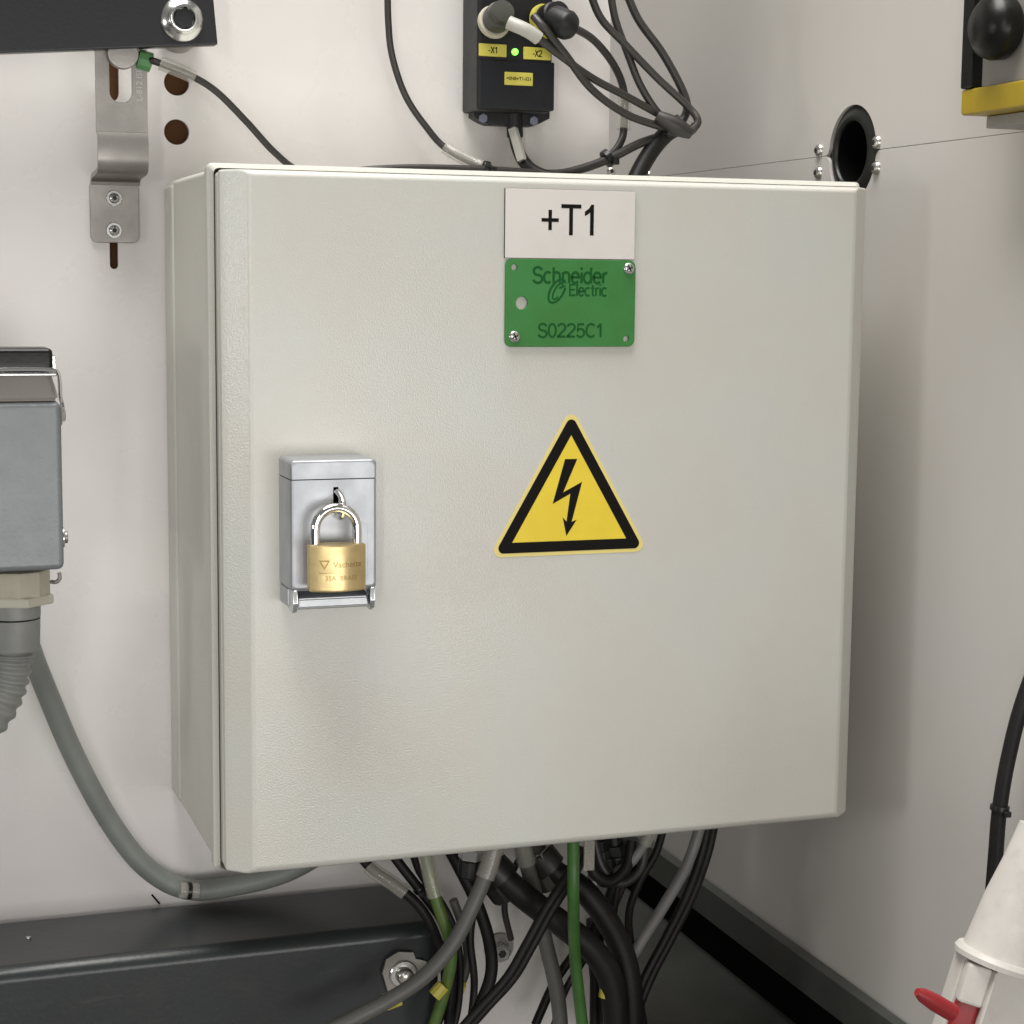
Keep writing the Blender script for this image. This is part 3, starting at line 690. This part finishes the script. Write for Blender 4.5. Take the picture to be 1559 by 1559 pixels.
cable([(500, 268, 140), (560, 259, 140), (640, 256, 142), (745, 259, 145), (840, 264, 150), (885, 256, 155), (925, 240, 160), (945, 216, 165), (950, 190, 168), (950, 140, 168), (935, 100, 160), (905, 62, 145), (872, 42, 130), (850, 36, 126)], 2.6, m_cable,
      'dark cable along the cabinet top rising through a clear sleeve to the module', sleeves=[(.60, .69, 1.9, m_sleeve, SL)], ties=(.455,))
cable([(540, 264, 150), (640, 262, 150), (760, 266, 150), (850, 265, 152), (920, 245, 156), (975, 218, 160), (1025, 203, 160), (1050, 200, 150), (1058, 192, 145)], 3.0, m_cable, 'dark cable running along the cabinet top and up to the black tape knot', ties=())
cable([(783, 185, 181), (785, 215, 179), (797, 245, 165), (822, 265, 150), (870, 275, 140), (930, 280, 140)], 4.2, m_cableblk, 'black cable leaving the bottom of the junction module', sleeves=[(.08, .42, .01, m_sleeve, SL)])
# rigid white tag bound to that cable
a, b = P(781, 196, 168), P(795, 245, 160)
bm = B(); tube(bm, [a, (a+b)/2, b], 3.6, 4); o = finish(bm, 'cable_tag', m_whitetag, None, base=(a+b)/2); tag(o, 'narrow white tag hanging under the black junction module', 'cable tag')
cable([(774, 34, 130), (808, 50, 124), (850, 82, 130), (900, 118, 145), (960, 150, 152), (1010, 178, 155), (1050, 200, 150)], 2.6, m_cable, 'dark cable from the white plug sleeve to the knot, straightest of the bundle', sleeves=[(.0, .22, 1.7, m_whitetag, 'plug_sleeve')], group=None)
cable([(812, 24, 130), (830, 45, 124), (860, 82, 130), (900, 135, 145), (950, 172, 152), (1000, 191, 155), (1035, 198, 152)], 2.6, m_cable, 'dark cable from the junction module sagging lowest towards the knot')
cable([(895, -20, 150), (915, 28, 152), (952, 68, 152), (1000, 118, 152), (1045, 160, 150), (1062, 182, 145), (1055, 196, 145), (1035, 202, 150)], 2.6, m_cable, 'dark cable crossing from top left into a small loop at the knot')
cable([(928, -20, 160), (937, 30, 158), (955, 80, 156), (975, 130, 156), (1002, 172, 155), (1030, 196, 152)], 2.6, m_cable, 'dark cable falling steeply to the knot, left one of the three from above')
cable([(950, -20, 165), (972, 30, 162), (1008, 80, 160), (1038, 135, 158), (1046, 165, 156), (1036, 188, 154), (1020, 205, 152)], 2.8, m_cable, 'dark cable curving to the knot, right one of the three from above')
cable([(1036, 190, 158), (1010, 208, 160), (985, 240, 160), (965, 280, 155), (955, 320, 150)], 5.8, m_cableblk, 'thick black cable going down behind the cabinet from the knot', ties=(.02,))
a, b = P(1000, 176, 150), P(1052, 204, 146)
bm = B(); tube(bm, spline([a, (a+b)/2+Vector((0, -1, -.5)), b], 6), 6.0, 14, lambda i, n: .62+.38*math.sin(math.pi*i/(n-1))); o = finish(bm, 'tape_knot', m_cable, None, base=(a+b)/2); tag(o, 'dark tape wrapped round the meeting point of the thin cables', 'tape')

for (u, v, Y, r_, dd, lb) in ((925, 241, 158, 6.2, (.8, 0, .55), 'black cable tie at the fork of cables above the name plate'), (740, 256, 146, 4.6, (1, 0, -.1), 'black cable tie at the lower end of the hanging cable sleeve'), (1022, 194, 152, 7.4, (.5, 0, -.3), 'black cable tie round the knot of thin cables')):
    c = P(u, v, Y); dd = Vector(dd).normalized()
    bm = B(); cyl(bm, c-dd*2.2, c+dd*2.2, r_, 18, .5); box(bm, c.x+1, c.x+5.5, c.y-r_-2, c.y-r_+2.5, c.z-4.5, c.z+.5, .6)
    o = finish(bm, 'cable_tie', m_tie, None, base=c); tag(o, lb, 'cable tie', 'cable ties above the cabinet')

# below the cabinet
cl = mat('cl', (.45, .43, .37), .3, alpha=.5)
cable([(540, 1290, 110), (565, 1322, 100), (605, 1350, 92), (640, 1382, 88), (664, 1425, 86), (678, 1480, 86), (672, 1540, 90), (650, 1590, 95)], 3.2, m_cableblk, 'black cable leftmost under the cabinet with a clear sleeve', sleeves=[(.14, .33, 1.5, m_sleeve, SL)])
cable([(590, 1290, 100), (612, 1320, 96), (645, 1362, 92), (672, 1400, 90), (684, 1440, 90), (688, 1490, 90), (680, 1590, 92)], 3.2, m_cableblk, 'second black cable from the left under the cabinet', ties=(.3,))
cable([(645, 1285, 80), (652, 1320, 76), (664, 1370, 72), (684, 1430, 70), (686, 1470, 70), (672, 1525, 72), (650, 1590, 76)], 3.8, m_cablegy, 'green and yellow earth cable curving down left of the grey one', sleeves=[(.05, .32, 1.35, m_sleeve, SL)])
cable([(755, 1280, 62), (744, 1320, 60), (726, 1365, 58), (694, 1430, 56), (650, 1483, 54), (600, 1518, 54), (540, 1550, 54), (490, 1575, 54)], 4.9, m_cablegrey, 'thick mid grey cable sweeping left in front of the beam end', sleeves=[(.02, .21, 1.25, m_sleeve, SL)])
cable([(680, 1285, 120), (700, 1322, 118), (726, 1375, 115), (744, 1430, 112), (748, 1480, 110), (732, 1528, 108), (700, 1590, 106)], 4.2, m_cableblk, 'black cable bowing right beside the wall bolt')
cable([(690, 1370, 140), (704, 1410, 140), (712, 1455, 138), (702, 1498, 135), (675, 1530, 130), (620, 1580, 125)], 3.0, m_cablegrey, 'thin grey cable curving behind the earth cable', sleeves=[])
cable([(748, 1318, 100), (775, 1345, 96), (815, 1378, 92), (862, 1412, 88), (905, 1450, 84), (932, 1500, 82), (940, 1590, 82)], 8.6, m_cableblk, 'fat black cable crossing diagonally under the cabinet', sleeves=[(0, .12, 1.35, m_rubber, 'gland_nut')], seg=20)
cable([(792, 1275, 110), (802, 1315, 110), (818, 1375, 112), (832, 1440, 114), (848, 1510, 114), (856, 1590, 114)], 5.2, m_cablegrey, 'dark grey straight cable behind the fat diagonal one', sleeves=[(.02, .2, 1.25, m_sleeve, SL)])
cable([(885, 1290, 70), (862, 1335, 64), (830, 1385, 60), (800, 1440, 58), (772, 1488, 58), (730, 1535, 60), (690, 1580, 62)], 3.0, m_cableblk, 'pair of thin black wires falling to the left across the fat cable', twin=-.3)
cable([(872, 1260, 45), (873, 1310, 45), (873, 1370, 46), (875, 1450, 72), (882, 1520, 78), (890, 1590, 80)], 3.9, m_cablegreen, 'bright green earth cable hanging straight down under the cabinet')
cable([(820, 1300, 120), (845, 1328, 116), (885, 1352, 110), (922, 1398, 104), (948, 1450, 100), (960, 1510, 96), (962, 1590, 94)], 8.2, m_cableblk, 'fat black cable right of the green one', sleeves=[(0, .14, 1.4, m_cable, 'gland_nut')], seg=20)
cable([(1068, 1250, 130), (1058, 1285, 130), (1042, 1325, 128), (1010, 1380, 124), (975, 1435, 120), (945, 1490, 116), (930, 1560, 112)], 4.0, m_cablelight, 'light grey cable slanting down right of the others')
cable([(1080, 1245, 130), (1068, 1300, 128), (1046, 1362, 124), (1015, 1425, 120), (982, 1488, 118), (960, 1545, 116), (950, 1590, 116)], 3.2, m_cableblk, 'pair of black wires beside the light grey cable at right', twin=-.1)
cable([(915, 1385, 150), (900, 1420, 150), (872, 1455, 150), (842, 1500, 150), (815, 1560, 150)], 3.2, m_cableblk, 'thin black cable lying near the wall behind the green one')
cable([(990, 1265, 90), (978, 1290, 92), (955, 1318, 96), (925, 1330, 110), (900, 1335, 130)], 3.2, m_cablelight, 'short light grey cable bending left at the cabinet underside', sleeves=[(0, .2, 1.4, m_sleeve, SL)])
cable([(905, 1400, 160), (908, 1460, 160), (915, 1540, 160), (915, 1600, 160)], 6, m_cableblk, 'black cable hanging straight down near the wall edge')
cable([(950, 1305, 130), (940, 1350, 130), (932, 1400, 132), (930, 1450, 135)], 3, m_cableblk, 'short black cable below the dark gland cluster')
cable([(890, 1292, 96), (905, 1330, 92), (930, 1342, 92), (955, 1318, 94), (962, 1280, 98)], 3.6, m_cableblk, 'short black loop just right of the clear tag')
cable([(905, 1280, 104), (918, 1322, 100), (945, 1345, 98), (975, 1322, 100), (985, 1270, 104)], 3.0, m_cable, 'dark grey loop under the right end of the gland cluster')
cable([(945, 1280, 120), (938, 1330, 122), (922, 1385, 128), (908, 1440, 134), (905, 1520, 138), (905, 1590, 138)], 3.4, m_cableblk, 'black strand from the gland cluster to the bottom edge')
cable([(965, 1290, 126), (950, 1345, 128), (925, 1400, 134), (890, 1460, 140), (860, 1510, 140), (835, 1590, 140)], 2.4, mat('brown black cable', (.022, .012, .010), .5, spec=.3), 'thin brown black wire slanting left behind the green cable')
cable([(700, 1290, 135), (715, 1330, 135), (722, 1372, 135), (716, 1430, 134), (722, 1500, 132), (712, 1590, 130)], 2.6, m_cable, 'thin dark wire between the grey cable and the bowing black one')
cable([(625, 1290, 120), (640, 1330, 118), (668, 1368, 116), (690, 1410, 114), (700, 1460, 112), (698, 1530, 110), (684, 1590, 108)], 2.4, m_cableblk, 'thin black wire close behind the earth cable')
cable([(800, 1290, 130), (780, 1330, 130), (768, 1380, 136), (778, 1430, 142)], 2.2, m_cable, 'short thin wire above the wall bolt')
cable([(930, 1440, 108), (948, 1490, 104), (952, 1540, 102), (952, 1600, 100)], 3.4, m_cablegrey, 'grey cable between the two fat black cables')
cable([(1010, 1262, 115), (998, 1300, 116), (975, 1340, 118), (958, 1390, 122), (962, 1450, 126), (985, 1590, 126)], 2.8, m_cableblk, 'black strand right of the gland cluster')
# glands under the cabinet
g0 = None
def gland(u, v, Y, r, d, label, m1=m_rubber, m2=m_zinc):
    c = P(u, v, Y); t = thing('cable_gland', c, label, 'cable gland', 'cable glands under the cabinet'); d = Vector(d).normalized()
    bm = B(); cyl(bm, c-d*r*.9, c-d*.2, r*1.12, 6, .6); finish(bm, 'lock_nut', m2, t, ang=20)
    bm = B(); cyl(bm, c, c+d*r*1.5, r, 12, 1.2); finish(bm, 'gland_body', m1, t, ang=20)
    bm = B(); cyl(bm, c-d*40, c-d*r*.9, r*.7, 16); finish(bm, 'thread', m1, t)
    return t
gland(718, 1308, 80, 8, (-.1, 0, -1), 'black cable gland at the middle of the cabinet underside')
gland(752, 1330, 103, 12, (.7, 0, -1), 'large metal topped gland above the fat diagonal cable')
gland(822, 1312, 122, 12, (.5, 0, -1), 'large gland above the fat cable right of the green one', mat('dirty gland', (.05, .045, .035), .5))
for (u, v) in ((912, 1292), (938, 1300), (925, 1318)):
    gland(u, v, 110, 8.5, (.2, 0, -1), {912: 'left gland of the dark cluster under the cabinet', 938: 'right gland of the dark cluster under the cabinet', 925: 'lowest gland of the dark cluster under the cabinet'}[u], m2=m_rubber)
for (u, v, Y, r_, du, dv, lb) in ((597, 1522, 60, 5.4, -22, 8, 'yellow marker on the grey cable at the bottom edge'), (668, 1508, 66, 4.5, 14, -16, 'yellow marker between grey and green cables'), (694, 1503, 120, 6, 16, 8, 'yellow marker left of the bowing black cable'), (922, 1505, 82, 4, 4, -26, 'narrow yellow marker near the bottom right cables')):
    a, b = P(u-du/2, v-dv/2, Y), P(u+du/2, v+dv/2, Y); bm = B(); tube(bm, [a, (a+b)/2, b], r_, 10); o = finish(bm, 'cable_marker', m_label, None, base=(a+b)/2); tag(o, lb, 'cable marker', 'yellow cable markers')
a = P(897, 1300, 60)
bm = B(); box(bm, a.x-3.6, a.x+3.6, 59, 61, a.z-11, a.z+14, .6); o = finish(bm, 'clear_tag', m_sleeve, None, base=a); tag(o, 'small clear tag just right of the green earth cable', 'cable tag')

# big grey cable on the wall at left
cable([(30, 930, 150), (45, 985, 155), (72, 1055, 165), (115, 1155, 172), (168, 1252, 176), (222, 1320, 178), (285, 1354, 178), (360, 1348, 176), (440, 1326, 172), (520, 1280, 165)], 6.8, m_duct, 'thick grey cable sweeping down the wall and under the cabinet', seg=24)
a = P(288, 1356, 168)
cl_ = thing('cable_clip', a, 'clear clip with black band on the thick grey cable', 'clip')
d = (P(330, 1353, 168)-P(270, 1352, 168)).normalized()
bm = B(); tube(bm, [a-d*6, a, a+d*6], 5.2, 14); finish(bm, 'clear_tube', m_sleeve, cl_)
bm = B(); cyl(bm, a-d*1.4, a+d*1.4, 5.7, 18, .3); finish(bm, 'band', m_tie, cl_)

# ================================================================== left connector hood
cn = thing('connector_hood', (-150, 110, 220), 'grey cast connector hood with wire lock at the left edge', 'connector')
cx1 = -85.0
ct, cb = P(90, 612, 30).z, P(90, 868, 30).z
bm = B(); box(bm, -330, cx1, 30, 150, cb, ct, 3.5, 3); finish(bm, 'hood', m_conn, cn)
rt = P(90, 580, 34).z
bm = B()
v0 = [(-330, 31, ct+.4), (cx1-.6, 31, ct+.4), (cx1-.6, 145, ct+.4), (-330, 145, ct+.4)]; v1 = [(-330, 38, rt+6), (cx1-5, 38, rt+6), (cx1-5, 140, rt+6), (-330, 140, rt+6)]
A = [bm.verts.new(p) for p in v0]; C_ = [bm.verts.new(p) for p in v1]
for i in range(4): bm.faces.new((A[i], A[(i+1) % 4], C_[(i+1) % 4], C_[i]))
bm.faces.new(A[::-1]); bm.faces.new(C_); bmesh.ops.bevel(bm, geom=list(bm.edges), offset=2, segments=2, affect='EDGES'); finish(bm, 'neck', m_connbeige, cn)
k0, k1 = P(80, 565, 32), P(80, 530, 32)
bm = B(); box(bm, -330, k0.x, 28, 58, k0.z, k1.z, 2.5, 3); finish(bm, 'lock_handle', m_swblack, cn)
bm = B(); box(bm, -330, k0.x+3, 27, 118, k0.z-2.6, k0.z-.4, .7, 2); box(bm, k0.x+.3, k0.x+2.6, 40, 110, k0.z, k1.z-4, .5); finish(bm, 'handle_plate', m_zinc, cn)
wy = 24
wp = [P(-20, 563, wy), P(40, 562, wy), P(78, 563, wy), P(88, 568, wy), P(91, 585, wy), P(92, 605, wy), P(95, 618, wy+2), P(96, 640, wy+8)]
bm = B(); tube(bm, spline(wp, 5), 1.1, 10); finish(bm, 'wire_spring', m_chrome, cn)
for v in (632, 818):
    c = P(96, v, 40); bm = B(); cyl(bm, (cx1-1, 40, c.z), (cx1+1.0, 40, c.z), 6, 24, .4); pv = finish(bm, 'pivot_washer', m_zinc, cn)
    bm = B(); cyl(bm, (cx1+1, 40, c.z), (cx1+3.0, 40, c.z), 3.4, 16, .5); finish(bm, 'pivot_pin', m_steel, pv)
wp = [P(90, 872, 36), P(91, 880, 36), P(86, 886, 36), P(78, 886, 40)]
bm = B(); tube(bm, spline(wp, 5), 1.1, 10); finish(bm, 'wire_spring', m_steel, cn)
gx = P(38, 900, 80)
gz = lambda v: P(50, v, 60).z
gl = thing('conduit_gland', (gx.x, 80, gz(900)), 'cream and grey conduit gland under the grey connector hood', 'cable gland')
gl_c = Vector((P(83, 900, 80).x-20.5, 80, 0))
def zz(v): return P(60, v, 60).z
bm = B(); cyl(bm, gl_c+Vector((0, 0, zz(912))), gl_c+Vector((0, 0, zz(873))), 18.5, 10, .8); finish(bm, 'cream_nut', m_cream, gl, ang=15)
bm = B(); cyl(bm, gl_c+Vector((0, 0, zz(926))), gl_c+Vector((0, 0, zz(911))), 20.5, 6, 1.2, .2); finish(bm, 'cream_collar', mat('cream collar', (.55, .53, .44), .45), gl, ang=15)
bm = B(); cyl(bm, gl_c+Vector((-2, 0, zz(947))), gl_c+Vector((-2, 0, zz(925))), 14.5, 28, .5); finish(bm, 'grey_neck', m_conduit, gl)
bm = B(); lathe(bm, [(0, 0), (0, 13.6), (1, 14.2), (zz(949)-zz(997), 14.8), (zz(949)-zz(997), 0)], gl_c+Vector((-2.5, 0, zz(997))), (0, 0, 1), 32); finish(bm, 'grey_sleeve', m_conduit, gl)
# corrugated conduit
cc = gl_c+Vector((-4.2, 0, 0))
path = [Vector((cc.x, 80, zz(994))), Vector((cc.x-.5, 80, zz(1010))), Vector((cc.x-2, 80, zz(1035))), Vector((cc.x-5, 80, zz(1060))), Vector((cc.x-11, 80, zz(1090))), Vector((cc.x-21, 80, zz(1120))), Vector((cc.x-36, 80, zz(1150)))]
sp = spline(path, 22); bm = B(); tube(bm, sp, 11.6, 28, lambda i, n: 1+.075*math.sin(i*2*math.pi/11.5))
o = finish(bm, 'corrugated_conduit', m_conduit, None, base=path[0], ang=80); tag(o, 'grey corrugated conduit curving out of the picture at left', 'conduit')

# ================================================================== switch at upper right
sw_ = thing('safety_switch', (430, -90, 520), 'yellow and black switch box with round black knob at upper right', 'switch')
X1 = 405
s0 = PX(1463, 137, X1); s1_ = PX(1463, 176, X1)
y0 = s0.y; zt_, zb_ = s0.z, s1_.z
bm = B(); box(bm, X1, XR-.5, y0-130, y0, zb_, zt_, 1.5, 2); finish(bm, 'yellow_base', m_swyellow, sw_)
bm = B(); box(bm, X1+6, XR-.6, y0-130, y0-1, zt_+.3, zt_+150, 1.5); finish(bm, 'housing', m_swgrey, sw_)
bm = B(); f1_ = PX(1489, 100, X1+3).y; box(bm, X1-1, X1+12, f1_, y0-.3, zt_+.2, zt_+150, 1.2); finish(bm, 'black_frame', m_swblack, sw_)
kc = PX(1502, 40, X1-8)
bm = B(); lathe(bm, [(0, 0), (0, 15), (3, 17.5), (9, 18), (14, 16.5), (19, 11), (21, 0)], kc+Vector((14, 0, 0)), (-1, 0, 0), 36); finish(bm, 'knob', m_swblack, sw_, ang=50)
bm = B(); box(bm, X1+14, XR-1, y0-130, y0-5, zb_-7, zb_-.3, .8); finish(bm, 'underside', m_connbeige, sw_)

# ================================================================== plug and cable at lower right
pg = thing('industrial_plug', (380, -260, -60), 'off white industrial plug with red tab at the lower right edge', 'plug')
a, b = P(1590, 1262, -260), P(1524, 1468, -260); ax = (b-a).normalized(); L = (b-a).length
def rad(px): return px/ (F_PX/ ((b-CAM).dot(RF)))
bm = B(); lathe(bm, [(0, 0), (0, rad(38)), (L*.25, rad(44)), (L*.55, rad(55)), (L*.93, rad(63)), (L*.935, rad(70)), (L*.965, rad(74)), (L, rad(73)), (L+.5, rad(66)), (L+.5, 0)], a, ax, 48)
finish(bm, 'shell', m_plug, pg, ang=35)
u_ = ax.cross(RF).normalized()
if u_.x < 0: u_ = -u_
fw = (RF - ax*RF.dot(ax)).normalized()
def slab(o, U, V, N_, x0, x1, y0_, y1_, z0_, z1_, bev=1):
    mt = Matrix((U, V, N_)).transposed().to_4x4(); mt.translation = o
    return box(B(), x0, x1, y0_, y1_, z0_, z1_, bev, 2, mt)
s_ = rad(1)
bm = slab(b, u_, ax, fw, -62*s_, 70*s_, 2*s_, 150*s_, -18*s_, 40*s_, 2)
finish(bm, 'lower_shell', m_plug, pg)
bm = slab(b, u_, ax, fw, -60*s_, -20*s_, 4*s_, 66*s_, -46*s_, -17*s_, 2); 
finish(bm, 'hinge_block', m_plug, pg)
bm = slab(b, u_, ax, fw, -22*s_, -16*s_, 4*s_, 130*s_, -56*s_, -17*s_, 1.2); finish(bm, 'rib', m_plug, pg)
r0, r1 = P(1396, 1510, -290), P(1450, 1542, -290)
bm = B(); tube(bm, [r0, (r0*.85+r1*.15), (r0+r1)/2, r1], 4.2, 16, lambda i, n: (.45, .8, 1, 1)[i]); finish(bm, 'red_tab', m_red, pg)
bm = B(); join(bm, slab(b, u_, ax, fw, -58*s_, -20*s_, 60*s_, 120*s_, -40*s_, -16*s_, 3))
finish(bm, 'red_insert', m_red, pg)
cable([(1610, 930, -120), (1560, 1060, -120), (1536, 1150, -120), (1522, 1230, -120), (1516, 1300, -120), (1508, 1400, -120)], 4.4, m_cableblk, 'black cable falling behind the white plug at the right edge', ties=(.6,))

bpy.data.materials.remove(cl)
for o in bpy.data.objects:
    if 'base' in o: del o['base']
